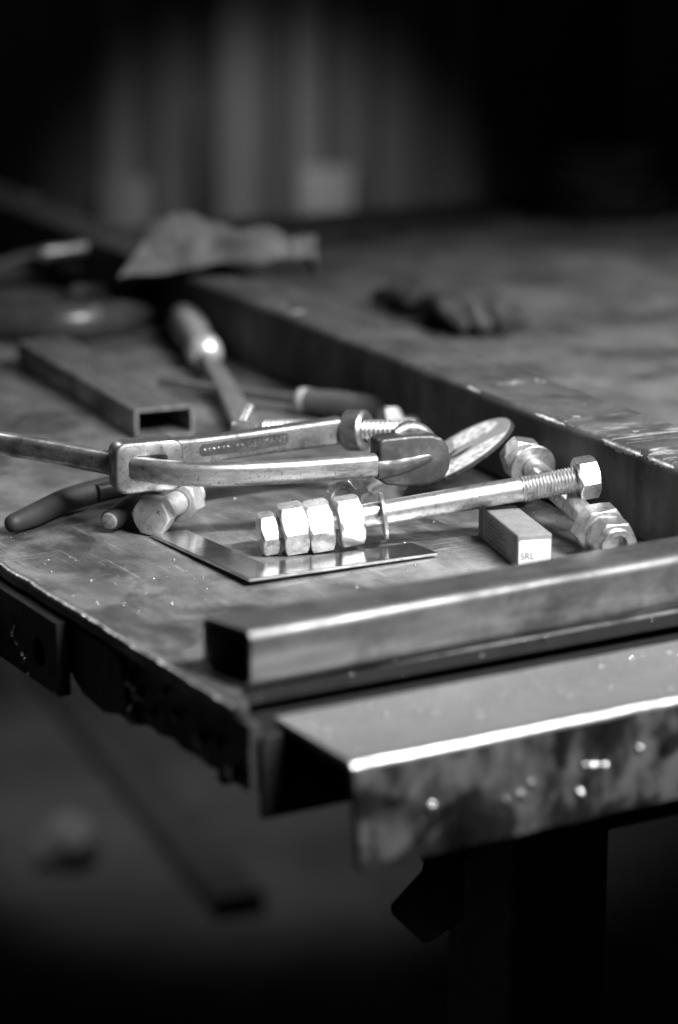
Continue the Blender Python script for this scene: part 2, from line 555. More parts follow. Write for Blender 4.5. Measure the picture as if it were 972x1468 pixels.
# left frame angle under the plate, scaled and lumpy
bm = bmesh.new()
rows = []
for k in range(0, 120):
    v = -2 + k * 4.0
    low = ZT - 34 + 2.2 * noise.noise((v * 0.07, 2, 0)) - 5 * math.exp(-((v - 108) / 14) ** 2)
    ww = lambda z: 1.3 * noise.noise((v * 0.06, z * 0.09, 5))
    zs = [ZT - 6.5, ZT - 12, ZT - 18, ZT - 24, ZT - 30, low]
    rows.append([(4 + ww(z), v, z) for z in zs] + [(9, v, low), (9, v, ZT - 6.5)])
add_grid(bm, rows)
link_mesh("side_angle", bm, M['frame'], tb)
# lap plate welded on the left frame
poly = [(118, ZT - 9), (160, ZT - 9), (161, ZT - 33), (150, ZT - 38), (128, ZT - 40), (112, ZT - 36), (106, ZT - 28), (110, ZT - 14)]
bm = bmesh.new()
lo = [bm.verts.new((1.2, a, b)) for a, b in poly]; hi = [bm.verts.new((3.9, a, b)) for a, b in poly]
bm.faces.new(lo); bm.faces.new(hi[::-1])
for i in range(len(poly)): bm.faces.new((lo[i], lo[(i+1) % len(poly)], hi[(i+1) % len(poly)], hi[i]))
link_mesh("lap_plate", bm, M['lug'], tb)
# weld blobs on the frame
for (v, z, r) in ((101, -33, 3.2), (97, -22, 2.4), (152, -13, 1.2), (60, -20, 2.2), (38, -24, 2.6), (24, -21, 2.0), (84, -27, 1.8), (104, -18, 2.2), (12, -30, 2.2), (72, -14, 1.6)):
    bm = bmesh.new(); add_blob(bm, (2.5, v, ZT + z), r, 1.4, v, 2)
    link_mesh("weld_bead", bm, M['slag'], tb)
# drilled lug standing off the frame
def bm_lug():
    bm = bmesh.new()
    v0, v1, z0, z1 = 163.0, 330.0, ZT - 42, ZT - 8
    hc, hz, hr = 184.0, ZT - 26.5, 6.8
    n = 48
    fr = []
    for x in (-5.0, 1.0):
        ring = [bm.verts.new((x, hc + hr * math.cos(2*math.pi*i/n), hz + hr * math.sin(2*math.pi*i/n))) for i in range(n)]
        out = []
        for i in range(n):
            c, s_ = math.cos(2*math.pi*i/n), math.sin(2*math.pi*i/n)
            m = max(abs(c) / 17.0, abs(s_) / 15.5)
            out.append(bm.verts.new((x, hc + c / m, hz + s_ / m)))
        for i in range(n): bm.faces.new((ring[i], ring[(i+1) % n], out[(i+1) % n], out[i]))
        fr.append((ring, out))
    for i in range(n):
        bm.faces.new((fr[0][0][i], fr[0][0][(i+1) % n], fr[1][0][(i+1) % n], fr[1][0][i]))
    return bm
bmx = bm_lug()
# complete the bar around the drilled square
for args in ((163.0, 167.0, ZT - 42, ZT - 8), (201.0, 330.0, ZT - 42, ZT - 8), (167.0, 201.0, ZT - 11, ZT - 8)):
    b2 = bm_box(-5, 1, args[0], args[1], args[2], args[3])
    me = bpy.data.meshes.new("t"); b2.to_mesh(me); b2.free(); bmx.from_mesh(me); bpy.data.meshes.remove(me)
lug = link_mesh("drilled_lug", bmx, M['lug'], tb, smooth=False)
for (v, z, r) in ((213, -26, 1.6), (211, -23, 1.2), (209, -29, 1.0), (202, -32, 1.5), (200, -35, 1.1), (203, -37, 0.8), (196, -40, 0.9)):
    bm = bmesh.new(); add_blob(bm, (-5.2, v, ZT + z), r, 1.3, v, 1)
    link_mesh("weld_bead", bm, M['bead'], lug)
link_mesh("hook", bm_sweep([(-16, 250, ZT - 6), (-17, 250, ZT - 30), (-17, 252, ZT - 52), (-14, 262, ZT - 60)], circ(11), round_ends=9), M['black'], tb)
# front apron plate seen through the open end of the front angle
link_mesh("front_apron", bm_box(8, 700, -5, -1.2, ZT - 45, ZT - 11, 0.5), M['lug'], tb)
# front angle iron: top flange and face in one rolled section, lightly wavy edge
bm = bmesh.new()
sec = [(3, 43.4), (-53.6, 43.4), (-54.9, 43.14), (-56.0, 42.4), (-56.74, 41.3), (-57.0, 40.0), (-57.0, 0.2), (-56.6, 0), (-53.4, 0), (-53.0, 0.2), (-53.0, 39.2), (3, 39.4)]
rows = []
for k in range(0, 90):
    u = 18 + k * 6
    d = 0.35 * noise.noise((u * 0.05, 3, 3))
    rows.append([(u + 3.5 * (1 - z / 43.4) * (k == 0) + (k == 0) * 0.9 * noise.noise((y * .2, z * .2, 2)), y + d * (y < -50), z + 0.5 * d * (z > 30) + 0.6 * noise.noise((u * .06, 7, 0)) * (z < 1)) for y, z in sec])
add_grid(bm, rows)
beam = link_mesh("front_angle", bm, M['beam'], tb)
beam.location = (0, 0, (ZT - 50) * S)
bm = bmesh.new()
rows = []
for k in range(0, 180):
    u = 18.3 + k * 3
    d = 0.35 * noise.noise((u * 0.05, 3, 3)); q_ = 8 * noise.noise((u * .07, 2, 2))
    rows.append([(u, -53.6 + d - 3.46 * math.sin(R(a_)), 40.0 + .5 * d + 3.46 * math.cos(R(a_))) for a_ in [i * 14 + q_ for i in range(0, 7)]] + [(u, -54.5, 41)])
add_grid(bm, rows)
link_mesh("highlight_strip", bm, M['bare'], beam)  # bright strip laid on the bend to stand in for its highlight
for (u, z, r) in ((52, 20, 2.0), (53, 18, 1.2), (93, 17, 1.9), (98, 20, 1.7), (96, 15, 1.2), (121, 12, 2.2), (128, 22, 1.6), (133, 21, 1.4), (124, 23, 1.1), (150, 25, 1.6), (86, 16, 1.2)):
    bm = bmesh.new(); add_blob(bm, (u, -57, z), r, 1.0, u, 2)
    link_mesh("weld_bead", bm, M['bead'], beam)
# dark apron, leg and its splice plate underneath
def world_to_table(p): return (p[0], p[1], p[2])
leg_c = Vector((98, 1170, 0)) - Vector((CX, CY, 0)); lu, lv = leg_c.dot(TU), leg_c.dot(TV)
leg = link_mesh("leg", bm_tube(740, 61, 61, 4, 4), M['black'], tb)
leg.matrix_local = Matrix.Translation(Vector((lu - 30.5, lv, 740)) * S) @ Matrix.Rotation(R(90), 4, 'Y')
a0 = Vector((42, 1152, 0)) - Vector((CX, CY, 0)); au, av = a0.dot(TU), a0.dot(TV)
poly = [(au - 4, ZT - 46), (au + 600, ZT - 46), (au + 600, ZT - 186), (au + 100, ZT - 182), (au + 92, ZT - 183.5), (au + 80, ZT - 180), (au + 6, ZT - 180), (au + 2, ZT - 172)]
link_mesh("under_apron", bm_prism(poly, av, av + 8, axes='xzy'), M['black'], tb)
gp = link_mesh("splice_plate", bm_prism([(44, -172), (42.4, -181), (26.5, -200), (27, -203), (43, -219), (46, -219), (64, -206), (64, -172)], 1148, 1154, 0.6, 2, axes='xzy'), M['black'], tb)
gp.matrix_basis = tb.matrix_world.inverted()

# ------------------------------------------------------------------ long rail on the bench
RD = Vector((-0.4205, 0.9073, 0))
rail_w = 52
near = Vector((163.5, 1085, 0)) + Vector((0.9073, 0.4205, 0)) * (rail_w / 2)
rl = link_mesh("steel_rail", bm_tube(1500, rail_w, 45, 5, 5.0, 120, 0.5), M['rail'])
rl.matrix_world = Matrix.Translation(near * S) @ frame_x(RD).to_4x4()
for x0, x1, wd in ((18, 42, 2.4), (46, 84, 3.4), (120, 150, 1.2), (210, 226, 1.0)):
    bm = bmesh.new(); rows = []
    for k in range(25):
        f_ = k / 24; x = x0 + (x1 - x0) * f_
        h_ = max(.15, math.sin(math.pi * f_) ** .6 * (1 + .9 * noise.noise((x * .35, 2, 1)))) * wd / 5.0
        a0_ = R(42 + 14 * noise.noise((x * .2, 4, 4)))
        cy, cz, rr_ = rail_w / 2 - 5.0, 40.0, 5.14
        rows.append([(x, cy + rr_ * math.cos(a0_ + t_ * h_), cz + rr_ * math.sin(a0_ + t_ * h_)) for t_ in (-.7, -.3, .1, .5, .9)] + [(x, cy + 4 * math.cos(a0_), cz + 4 * math.sin(a0_))])
    add_grid(bm, rows)
    link_mesh("chipped_edge", bm, M['bare'], rl)
tag(rl, "long dark rectangular steel tube running diagonally back, ground bright at its near end", "steel tube")

# front square tube
bm = bm_tube(420, 29, 25, 2.0, 4.6, 40, 0.3)
for v_ in bm.verts:
    if v_.co.x < 1: v_.co.x -= 0.2 * v_.co.y + 0.6 * noise.noise(v_.co * .3)
ft = link_mesh("square_tube", bm, M['tube'])
ft.matrix_world = Matrix.Translation((uv(11.5, 31.3, 0.05)) * S) @ rotz(31.3).to_4x4()
tag(ft, "dark square steel tube with open end lying along the front edge of the bench", "steel tube")

# short flat tube offcut
oc = link_mesh("tube_offcut", bm_tube(238, 36, 18, 1.8, 2.8, 12, 0.2), M['offcut'])
d = Vector((-210.2 + 117.8, 1574.6 - 1363.5, 0)).normalized()
sidev = Vector((d.y, -d.x, 0))
oc.matrix_world = Matrix.Translation((Vector((-116.6, 1350, 0.05)) + sidev * 18) * S) @ frame_x(d).to_4x4()
tag(oc, "short flat rectangular tube offcut with black open mouth behind the clamp", "steel tube")

# ------------------------------------------------------------------ L-shaped polished square
sq_o = Vector((-40.5, 1049.5, 0))
u2 = Vector((math.cos(R(30.4)), math.sin(R(30.4)), 0)); v2 = Vector((-math.sin(R(30.4)), math.cos(R(30.4)), 0))
W1, W2 = 19.5, 23.0
bm = bm_prism([(0, 0), (101, 0), (101, W2), (W1, W2), (W1, 101), (0, 101)], 0, 1.6, 0.25, 1)
sq = link_mesh("steel_square", bm, M['mirror'])
mt = Matrix((u2, v2, Vector((0, 0, 1)))).transposed().to_4x4()
sq.matrix_world = Matrix.Translation(Vector((sq_o.x, sq_o.y, 2.9)) * S) @ mt @ Matrix.Rotation(R(-1.45), 4, 'X') @ Matrix.Rotation(R(1.0), 4, 'Y')
tag(sq, "thin polished L-shaped steel square mirroring the nuts", "square")

# ------------------------------------------------------------------ bolts
def part(parent, name, bm, mat, **kw): return link_mesh(name, bm, M[mat], parent, **kw)

# the long bolt with loose nuts
bd = Vector((0.9731, 0.1936, 0.1246))
lb = thing("long_bolt", "long shiny bolt with three loose nuts and washer leaning on small carton", "bolt", (-33.4, 1106.9, 10.5), frame_x(bd))
HR = 30          # hexagon phase so that one flat looks up at the lamp
part(lb, "head", bm_hex(-4.4, 3.6, 18.6, 0, HR + 2, both=True), 'zinc')
part(lb, "shank", bm_lathe([(3.4, 4.3), (30, 4.3), (30.5, 4.6), (41, 4.8), (41.6, 6.0), (124, 6.0)], 40), 'zinc')
part(lb, "thread", bm_thread(124, 158, 13.2, 1.75), 'zinc')
for x0, x1, s, dz, rr in ((5.6, 17.8, 22.6, 0.6, HR), (18.0, 30.2, 22.6, -0.9, HR + 1), (32.8, 45.0, 22.2, -1.2, HR - 3)):
    n_ = part(lb, "nut", bm_hex(x0, x1, s, 5.6, rr), 'zinc')
    n_.location = (0, 0, dz * S * 0.6)
wsh = part(lb, "washer", bm_ring(-0.9, 0.9, 6.1, 11.5), 'zinc')
wsh.matrix_local = Matrix.Translation(Vector((56, 0, -1.5)) * S) @ Matrix.Rotation(R(-6), 4, "Z")
part(lb, "end_nut", bm_hex(152, 162.3, 18.6, 0, HR + 5), 'zinc')

# bolt lying under the block of the clamp, head to the viewer
d = Vector((13, 32, 0.0))
hb = thing("hex_bolt", "dull hexagon bolt under the clamp block, stamped head facing the viewer", "bolt", (-92, 1139.1, 10.0), frame_x(d))
head = part(hb, "head", bm_hex(0, 8, 18.4, 0, 33, both=True, cham=0.985), 'dull')
part(hb, "shank", bm_lathe([(8, 6), (34, 6)], 32), 'dull')
part(hb, "nut", bm_hex(30, 41, 19.5, 5.8, 45), 'dull')
part(hb, "thread", bm_thread(41, 52, 11.6, 1.75), 'dull')
def on_head(y, z, ang): return Matrix.Translation((-0.02, y, z)) @ Matrix.Rotation(R(ang), 4, 'X') @ Matrix(((0, 0, -1, 0), (-1, 0, 0, 0), (0, 1, 0, 0), (0, 0, 0, 1)))
text_mesh("stamped_mark", "ISI", 3.0, M['slag'], head, on_head(4.9, 2.9, 50))
text_mesh("stamped_mark", "X", 3.4, M['lug'], head, on_head(-4.4, 2.6, 12))
text_mesh("stamped_mark", "ZI", 3.0, M['slag'], head, on_head(0.4, -5.6, 0))

# bolt with washer and big nut beside the rail
p0, p1 = Vector((94.2, 1195, 25)), Vector((131.4, 1084, 8.5))
rb = thing("washered_bolt", "bolt with washer and large end nut lying along the rail beneath long bolt", "bolt", p0, frame_x(p1 - p0))
part(rb, "head", bm_hex(-9, 1.0, 19, 0, 20), 'zinc')
part(rb, "shank", bm_lathe([(1, 6.8), (7, 6.8), (7, 5.8), (110, 5.8), (110.4, 5.2)], 36), 'zinc')
part(rb, "washer", bm_ring(10, 11.8, 6.2, 12.0), 'zinc')
part(rb, "nut", bm_hex(88, 99, 23, 5.6, 95), 'zinc')
part(rb, "end_nut", bm_hex(101, 112, 20, 5.8, 88), 'zinc')
part(rb, "sleeve", bm_ring(112, 114, 5.2, 8.2), 'zinc')

# bolt end showing behind the third nut
d = Vector((16, 38, 0))
nb = thing("stub_bolt", "short bolt with flanged nut peeping out behind the long bolt's last nut", "bolt", (2.0, 1170.0, 10.3), frame_x(d))
part(nb, "nut", bm_hex(0, 10, 19.5, 5.5, 10), 'zinc')
part(nb, "collar", bm_ring(10, 16, 5.5, 9.6), 'zinc')
part(nb, "shank", bm_lathe([(0.8, 5.4), (46, 5.4)], 32), 'zinc')

# nut behind the clamp jaw
fn = thing("spare_bolt", "bright bolt head poking up behind the clamp's forged nose", "bolt", (30, 1340, 10.5), frame_x(Vector((1, 0.35, 0))))
part(fn, "head", bm_hex(-6, 4, 21, 0, 70), 'zinc')
part(fn, "shank", bm_lathe([(4, 5.8), (38, 5.8)], 32), 'zinc')

# ------------------------------------------------------------------ bar clamp lying over the bolts
cl = thing("bar_clamp", "worn steel bar clamp lying across the bolts with dark forged nose", "clamp", (-95, 1145, 20))
CO = Vector((-95, 1145, 20))
def cpt(x, y, z): return tuple(Vector((x, y, z)) - CO)
ZC = 34
prof = rrect(9.0, 11.5, 3.2, 4)
path = [cpt(-560, 1470, ZC - 8), cpt(-330, 1308, ZC - 3), cpt(-172, 1195.4, ZC), cpt(-120, 1158, ZC), cpt(-101, 1143, ZC), cpt(-84, 1132.5, ZC),
        cpt(-62, 1127.5, ZC), cpt(-29, 1132.5, ZC), cpt(0, 1141, ZC), cpt(17.5, 1147.2, ZC)]
part(cl, "bar", bm_sweep(path, prof, sub=10), 'clamp', sharp=50)
# sliding block: a rounded frame the bar runs through
bdir = Vector((0.84, -0.55, 0)).normalized()       # along the bar, to the viewer
fr = frame_x(bdir)
def bm_frame():
    bm = bmesh.new()
    w, h = 35.0, 25.5
    o = rrect(w, h, 6.0, 6); i = rrect(17.0, 12.2, 2.2, 6)
    i = [(a + 0.5, b) for a, b in i]
    c = 1.4
    oc_ = rrect(w - 2*c, h - 2*c, 6.0 - c * .6, 6)
    x0, x1 = -7.0, 6.5
    rows = [[(x0, a, b) for a, b in i], [(x0, a, b) for a, b in oc_], [(x0 + c*.35, *[q for q in p]) for p in rrect(w - .8, h - .8, 5.8, 6)], [(x0 + c, a, b) for a, b in o],
            [(x1 - c, a, b) for a, b in o], [(x1 - c*.35, *[q for q in p]) for p in rrect(w - .8, h - .8, 5.8, 6)], [(x1, a, b) for a, b in oc_], [(x1, a, b) for a, b in i]]
    add_grid(bm, rows + rows[:1], caps=False)
    return bm
blk = part(cl, "sliding_block", bm_frame(), 'cast', sharp=40)
blk.matrix_local = Matrix.Translation(Vector(cpt(-94, 1148, ZC)) * S) @ frame_x(Vector((0.36, -0.93, 0))).to_4x4()
# sliding arm with its lettered recess and the eye for the spindle
A0, A1 = Vector((-82, 1168, ZC + 1)), Vector((2, 1222, ZC + 1))
ad = (A1 - A0).normalized(); an = Vector((ad.y, -ad.x, 0))
arm = part(cl, "sliding_arm", bm_sweep([cpt(*(A0 - ad * 10)), cpt(*(A0 + ad * 18)), cpt(*(A0 + ad * 60)), cpt(*(A1 - ad * 2))], rrect(9.0, 13.5, 2.0, 4), [(1.3, 1.25), (1, 1), (1, .98), (1.15, 1.05)], sub=6), 'cast', sharp=40)
am = Matrix((ad, Vector((0, 0, 1)), an)).transposed().to_4x4()     # local x along arm, y up, z out of its viewer side
rec = part(cl, "lettered_recess", bm_prism(rrect(52, 6.4, 2.6, 5), 0, 0.25), 'nose')
rec.matrix_local = Matrix.Translation(Vector(cpt(*(A0 + ad * 38 + an * 4.55 + Vector((0, 0, .6))))) * S) @ am
text_mesh("raised_lettering", "GERMANY", 5.0, M['cast'], rec, Matrix.Translation((13, 0, 0.3)), 0.2)
for k in range(9):
    if k == 6: continue
    bm = bmesh.new(); add_blob(bm, (-23 + k * 2.7, 0, .3), 1.0, .5, k, 1)
    link_mesh("raised_mark", bm, M['cast'], rec)
eye_c = Vector((9, 1220, ZC + 1))
sp_d = Vector((52, -24, 5)).normalized()
eye = part(cl, "eye", bm_ring(-6, 6, 6.3, 10.8, 48, 1.5), 'cast')
eye.matrix_local = Matrix.Translation(Vector(cpt(*eye_c)) * S) @ frame_x(sp_d).to_4x4()
sp = part(cl, "spindle", bm_thread(-52, 30, 12.0, 2.6, 1.3), 'clamp')
sp.matrix_local = Matrix.Translation(Vector(cpt(*eye_c)) * S) @ frame_x(sp_d).to_4x4()
link_mesh("spindle_collar", bm_lathe([(-72, 3.0), (-71, 4.6), (-66, 5.4), (-62, 4.0), (-57, 3.4), (-55, 5.2), (-52, 5.0)], 28), M['zinc'], sp)
link_mesh("cross_pin", bm_sweep([(-68, -13, -8), (-68, 0, 0), (-68, 14, 9)], circ(2.6, 14), round_ends=2.4), M['zinc'], sp)
# forged nose of the fixed arm
def bm_nose():
    poly = [(-19, 12.0), (-16.5, 13.2), (0, 13.6), (9, 13.0), (14.5, 11.2), (18.0, 6.5), (19.2, 0), (18.6, -5), (15.6, -9.6), (8, -11.8), (-6, -11.6), (-15, -10.2), (-19, -7)]
    return bm_prism(poly, -6.5, 6.5, 1.6, 3, axes='xzy')
nd = Vector((0.93, 0.36, 0)).normalized()
nose = part(cl, "forged_nose", bm_nose(), 'nose', sharp=45)
nm = frame_x(nd).to_4x4()
nose.matrix_local = Matrix.Translation(Vector(cpt(35, 1158, ZC)) * S) @ nm
bm = bm_sweep([(-20, -6.2, -2.2), (-8, -6.6, -1.2), (4, -6.4, 0.9), (11, -5.8, 2.6)], circ(1, 16), [(2.2, 4.8), (1.5, 4.0), (1.0, 2.8), (.4, 1.2)], sub=6)
link_mesh("rib", bm, M['nose'], nose)
link_mesh("rim_lip", bm_sweep([(-6, 5.5, 12), (2, 7.5, 14.5), (10, 7.5, 12.2), (16, 6, 6)], circ(1, 14), [(2.5, 3), (4, 3.4), (4, 3.2), (2.5, 2.5)], sub=6, round_ends=1.0), M['cast'], nose)

# ------------------------------------------------------------------ pliers under the clamp
pl = thing("pliers", "pliers with dark rubber grips half hidden under the clamp block", "pliers", (-88, 1212, 0))
PO = Vector((-88, 1212, 0))
def ppt(x, y, z): return tuple(Vector((x, y, z)) - PO)
part(pl, "grip", bm_sweep([ppt(-159, 1144, 5.6), ppt(-150, 1158, 6.4), ppt(-138, 1183, 7.0), ppt(-119, 1204, 8), ppt(-104, 1211, 9)], circ(1, 20), [(4.6, 4.8), (5.6, 5.8), (5.8, 6.2), (5.6, 6.2), (5.2, 5.8)], round_ends=5), 'rubber', sharp=60)
g2 = part(pl, "grip", bm_sweep([ppt(-112, 1145, 6.6), ppt(-107, 1158, 7.2), ppt(-101, 1175, 8), ppt(-98, 1190, 9)], circ(1, 20), [(5.0, 5.2), (5.8, 6.0), (5.8, 6.2), (5.4, 6.2)], round_ends=2), 'rubber', sharp=60)
tip = link_mesh("scuffed_tip", bm_lathe([(0, 1.0), (.6, 3.6), (1.8, 4.4), (3, 4.6)], 20), M['rubber_tip'], g2)
tip.matrix_local = Matrix.Translation(Vector(ppt(-113.0, 1142.4, 6.5)) * S) @ frame_x(Vector((5, 13, .6))).to_4x4()
part(pl, "handle_bar", bm_sweep([ppt(-124, 1194, 8.6), ppt(-108, 1207, 9), ppt(-90, 1215, 9), ppt(-74, 1224, 8)], rrect(9, 8, 2), sub=5), 'lug')
part(pl, "handle_bar", bm_sweep([ppt(-99, 1187, 8.6), ppt(-95, 1200, 9.4), ppt(-86, 1215, 9.8), ppt(-72, 1232, 8)], rrect(9, 8, 2), sub=5), 'lug')
pv = part(pl, "pivot", bm_lathe([(-7, 8), (-6, 9), (6, 9), (7, 8)], 28), 'blade')
pv.matrix_local = Matrix.Translation(Vector(ppt(-87, 1215, 9)) * S) @ Matrix.Rotation(R(90), 4, 'Y')

# ------------------------------------------------------------------ small carton
bx = thing("small_carton", "small grey cardboard carton with white printed end beside the bolts", "box", (84.2, 1108.5, 0), frame_x(Vector((-13.2, 53.2, 0))))
part(bx, "carton", bm_box(-27.5, 27.5, -8.5, 8.5, 0.05, 16.5, 1.0, 3), 'card')
ps = part(bx, "printed_side", bm_prism(rrect(48, 12.6, .6, 3), 0, .12), 'card_side')
ps.matrix_local = Matrix.Translation(Vector((0.8, 8.5, 7.5)) * S) @ Matrix(((-1, 0, 0, 0), (0, 0, 1, 0), (0, 1, 0, 0), (0, 0, 0, 1)))
for k in range(5):
    link_mesh("print_line", bm_box(-18 + 2.2 * (k % 2), 12 - 5 * (k % 3), -4.2 + k * 1.9, -3.6 + k * 1.9, .13, .18), M['ink'], ps, smooth=False)
el = part(bx, "end_label", bm_prism(rrect(15.6, 13, 1.2, 4), 0, .12), 'paper')
el.matrix_local = Matrix.Translation(Vector((-27.5, 0, 7.5)) * S) @ Matrix(((0, 0, -1, 0), (-1, 0, 0, 0), (0, 1, 0, 0), (0, 0, 0, 1)))
text_mesh("lettering", "SRL", 4.4, M['ink'], el, Matrix.Translation((-3.6, -1.4, .16)), .03)
for k, (a, b) in enumerate(((-1, 5.5), (-4.2, 4.8))):
    pass
flap = part(bx, "end_flap", bm_box(27.6, 33.5, -8.2, 8.6, .1, 14.6, .5), 'card_side')

# ------------------------------------------------------------------ abrasive disc leaning on the rail
DN = Vector((-0.51, -0.055, 0.857)).normalized()
dx = Vector((0.857, 0.0, 0.5)); dx = (dx - DN * dx.dot(DN)).normalized(); dyv = DN.cross(dx)
dm = Matrix((dx, dyv, DN)).transposed().to_4x4()
dc = thing("grinding_disc", "pale printed abrasive disc with dark rim leaning against the rail", "grinding disc", (0, 0, 0))
dc.matrix_world = Matrix.Translation(Vector((63.0, 1222, 22.8)) * S) @ dm
RD_ = 31.0
bm = bmesh.new()
n = 120
rr = [RD_ + 0.35 * noise.noise((math.cos(t) * 9, math.sin(t) * 9, 1)) + 0.25 * random.uniform(-1, 1) for t in [2*math.pi*k/n for k in range(n)]]
ring = lambda r_, z: [(r_ if isinstance(r_, float) else 0, z)]
rows = []
for f, z in ((0.16, -.9), (1.0, -.9), (1.0, 0.9), (0.16, 0.9)):
    rows.append([(rr[k] * f * math.cos(2*math.pi*k/n), rr[k] * f * math.sin(2*math.pi*k/n), z) for k in range(n)])
add_grid(bm, rows + rows[:1], caps=False)
part(dc, "abrasive_body", bm, 'grit', smooth=False)
bm = bmesh.new()
rows = [[(r_ * math.cos(2*math.pi*k/n), r_ * math.sin(2*math.pi*k/n), z) for k in range(n)] for r_, z in ((8, .95), (8, 1.3), (30.2, 1.3), (30.2, .95))]
add_grid(bm, rows + rows[:1], caps=False)
part(dc, "paper_label", bm, 'disc', smooth=False)
part(dc, "white_print", bm_prism([(-2, 6), (18, 3), (24, 9), (20, 20), (8, 27), (-2, 27)], 1.32, 1.4), 'print')
part(dc, "white_print", bm_prism([(-6, -3), (19, -4), (21, -3), (21, .8), (19.5, 1.4), (0, 4)], 1.32, 1.4), 'disc')
part(dc, "white_print", bm_prism([(-15, -24)] + [(30.0 * math.cos(R(a)), 30.0 * math.sin(R(a))) for a in range(-118, -24, 6)] + [(23, -12), (15, -9.5), (4, -10.5), (-8, -14)], 1.32, 1.4), 'print')

# ------------------------------------------------------------------ tools further back
def pos_dir(a, b): return Vector(a), (Vector(b) - Vector(a))
a, d = pos_dir((-108.2, 1676, 14), (-50, 1345, 6))
ch = thing("chisel", "chisel with pale wooden handle and bright ferrule lying beside the rail", "chisel", a, frame_x(d))
part(ch, "handle", bm_lathe([(-6, 3), (-4, 8), (2, 11.5), (20, 12.8), (45, 12.6), (75, 10.4), (104, 8.6)], 32), 'wood', sharp=60)
part(ch, "ferrule", bm_lathe([(100, 9.0), (103, 11.4), (112, 11.8), (122, 11.2), (127, 8), (128, 4)], 32), 'ferrule', sharp=50)
part(ch, "shaft", bm_sweep([(126, 0, 0), (180, 0, 0), (250, 0, 0), (336, 0, -1)], rrect(12, 7, 2), [(.8, 1), (1, 1), (1.1, .9), (1.4, .5)], sub=4), 'shaft')

a, d = pos_dir((33, 1384, 9), (-114, 1484, 8))
sd = thing("screwdriver", "screwdriver with dark round handle and pale cap lying across the chisel's tip", "screwdriver", a, frame_x(d))
part(sd, "handle", bm_lathe([(-2, 3), (0, 7.4), (4, 8.6), (40, 8.8), (56, 7.6), (62, 7.8)], 28), 'plastic', sharp=60)
part(sd, "cap", bm_lathe([(62, 7.8), (64, 8.0), (68, 7.4), (70, 4)], 28), 'cap', sharp=60)
part(sd, "shaft", bm_lathe([(63, 3.8), (160, 3.4), (175, 3.0)], 20), 'blade')

# bent pipe at the left
hp = link_mesh("bent_pipe", bm_sweep([(-560, 1800, 14), (-330, 1690, 14), (-239, 1668, 14), (-190, 1660, 14), (-158, 1684, 14.5), (-142, 1730, 17), (-142, 1790, 20)], circ(14.5, 24), sub=10, round_ends=6), M['hose'])
tag(hp, "thick dark bent pipe curving in from the far left of the bench", "pipe")

# second clamp far left
c2 = thing("locking_clamp", "small dark clamp with pale handle blurred beyond the bent pipe", "clamp", (-205, 1830, 0))
O2 = Vector((-205, 1830, 0))
def q(x, y, z): return tuple(Vector((x, y, z)) - O2)
part(c2, "frame_arc", bm_sweep([q(-300, 1800, 12), q(-262, 1850, 22), q(-232, 1880, 26), (q(-196, 1870, 20)), q(-170, 1840, 12)], rrect(12, 14, 4), sub=8), 'hose')
part(c2, "handle", bm_sweep([q(-228, 1850, 34), q(-200, 1858, 37), q(-176, 1862, 40)], circ(5.5, 16), sub=6, round_ends=4), 'blade')
part(c2, "screw", bm_sweep([q(-176, 1855, 38), q(-172, 1842, 22), q(-164, 1828, 8)], circ(5, 14), sub=6, round_ends=3), 'blade')
part(c2, "foot", bm_sweep([q(-200, 1815, 8), q(-178, 1815, 8), q(-158, 1825, 9)], circ(7, 14), [(1, 1), (1.2, 1), (.8, .8)], sub=6, round_ends=4), 'blade')

# canvas glove thrown over the far end of the rail
def canvas():
    bm = bmesh.new()
    nx, ny = 46, 26
    top, bot = [], []
    for j in range(ny):
        rt, rb_ = [], []
        for i in range(nx):
            s = i / (nx - 1); t = j / (ny - 1)
            x = -150 + s * 134; y = 1640 + t * 95 + 10 * math.sin(s * 5)
            ridge = (max(0, 1 - abs(s - 0.34) / 0.5) ** 0.6 * 30 + 5 * math.sin(s * 9)) - 16 * max(0, .10 - s) / .10 - 26 * max(0, s - .9) / .1
            edge = (1 - (2 * t - 1) ** 4)
            z = 50 + 16 * s + ridge * edge * (0.75 + .25 * math.cos((t - .4) * 3)) + 7 * (abs(noise.noise((x * .03, y * .03, 2))) - .25) + 1.6 * noise.noise((x * .1, y * .1, 4))
            w = 1 - 0.35 * s
            y = 1690 + (y - 1690) * w
            rt.append((x, y, z)); rb_.append((x, y, z - 2.5))
        top.append(rt); bot.append(rb_)
    vt = [[bm.verts.new(p) for p in r] for r in top]; vb = [[bm.verts.new(p) for p in r] for r in bot]
    for j in range(ny - 1):
        for i in range(nx - 1):
            bm.faces.new((vt[j][i], vt[j][i+1], vt[j+1][i+1], vt[j+1][i])); bm.faces.new((vb[j][i], vb[j+1][i], vb[j+1][i+1], vb[j][i+1]))
    for i in range(nx - 1):
        bm.faces.new((vt[0][i], vb[0][i], vb[0][i+1], vt[0][i+1])); bm.faces.new((vt[-1][i+1], vb[-1][i+1], vb[-1][i], vt[-1][i]))
    for j in range(ny - 1):
        bm.faces.new((vt[j][0], vt[j+1][0], vb[j+1][0], vb[j][0])); bm.faces.new((vt[j][-1], vb[j][-1], vb[j+1][-1], vt[j+1][-1]))
    return bm
cv = link_mesh("canvas_cloth", canvas(), M['cloth'], sharp=80)
tag(cv, "crumpled pale canvas cloth thrown over the far end of the rail", "cloth")

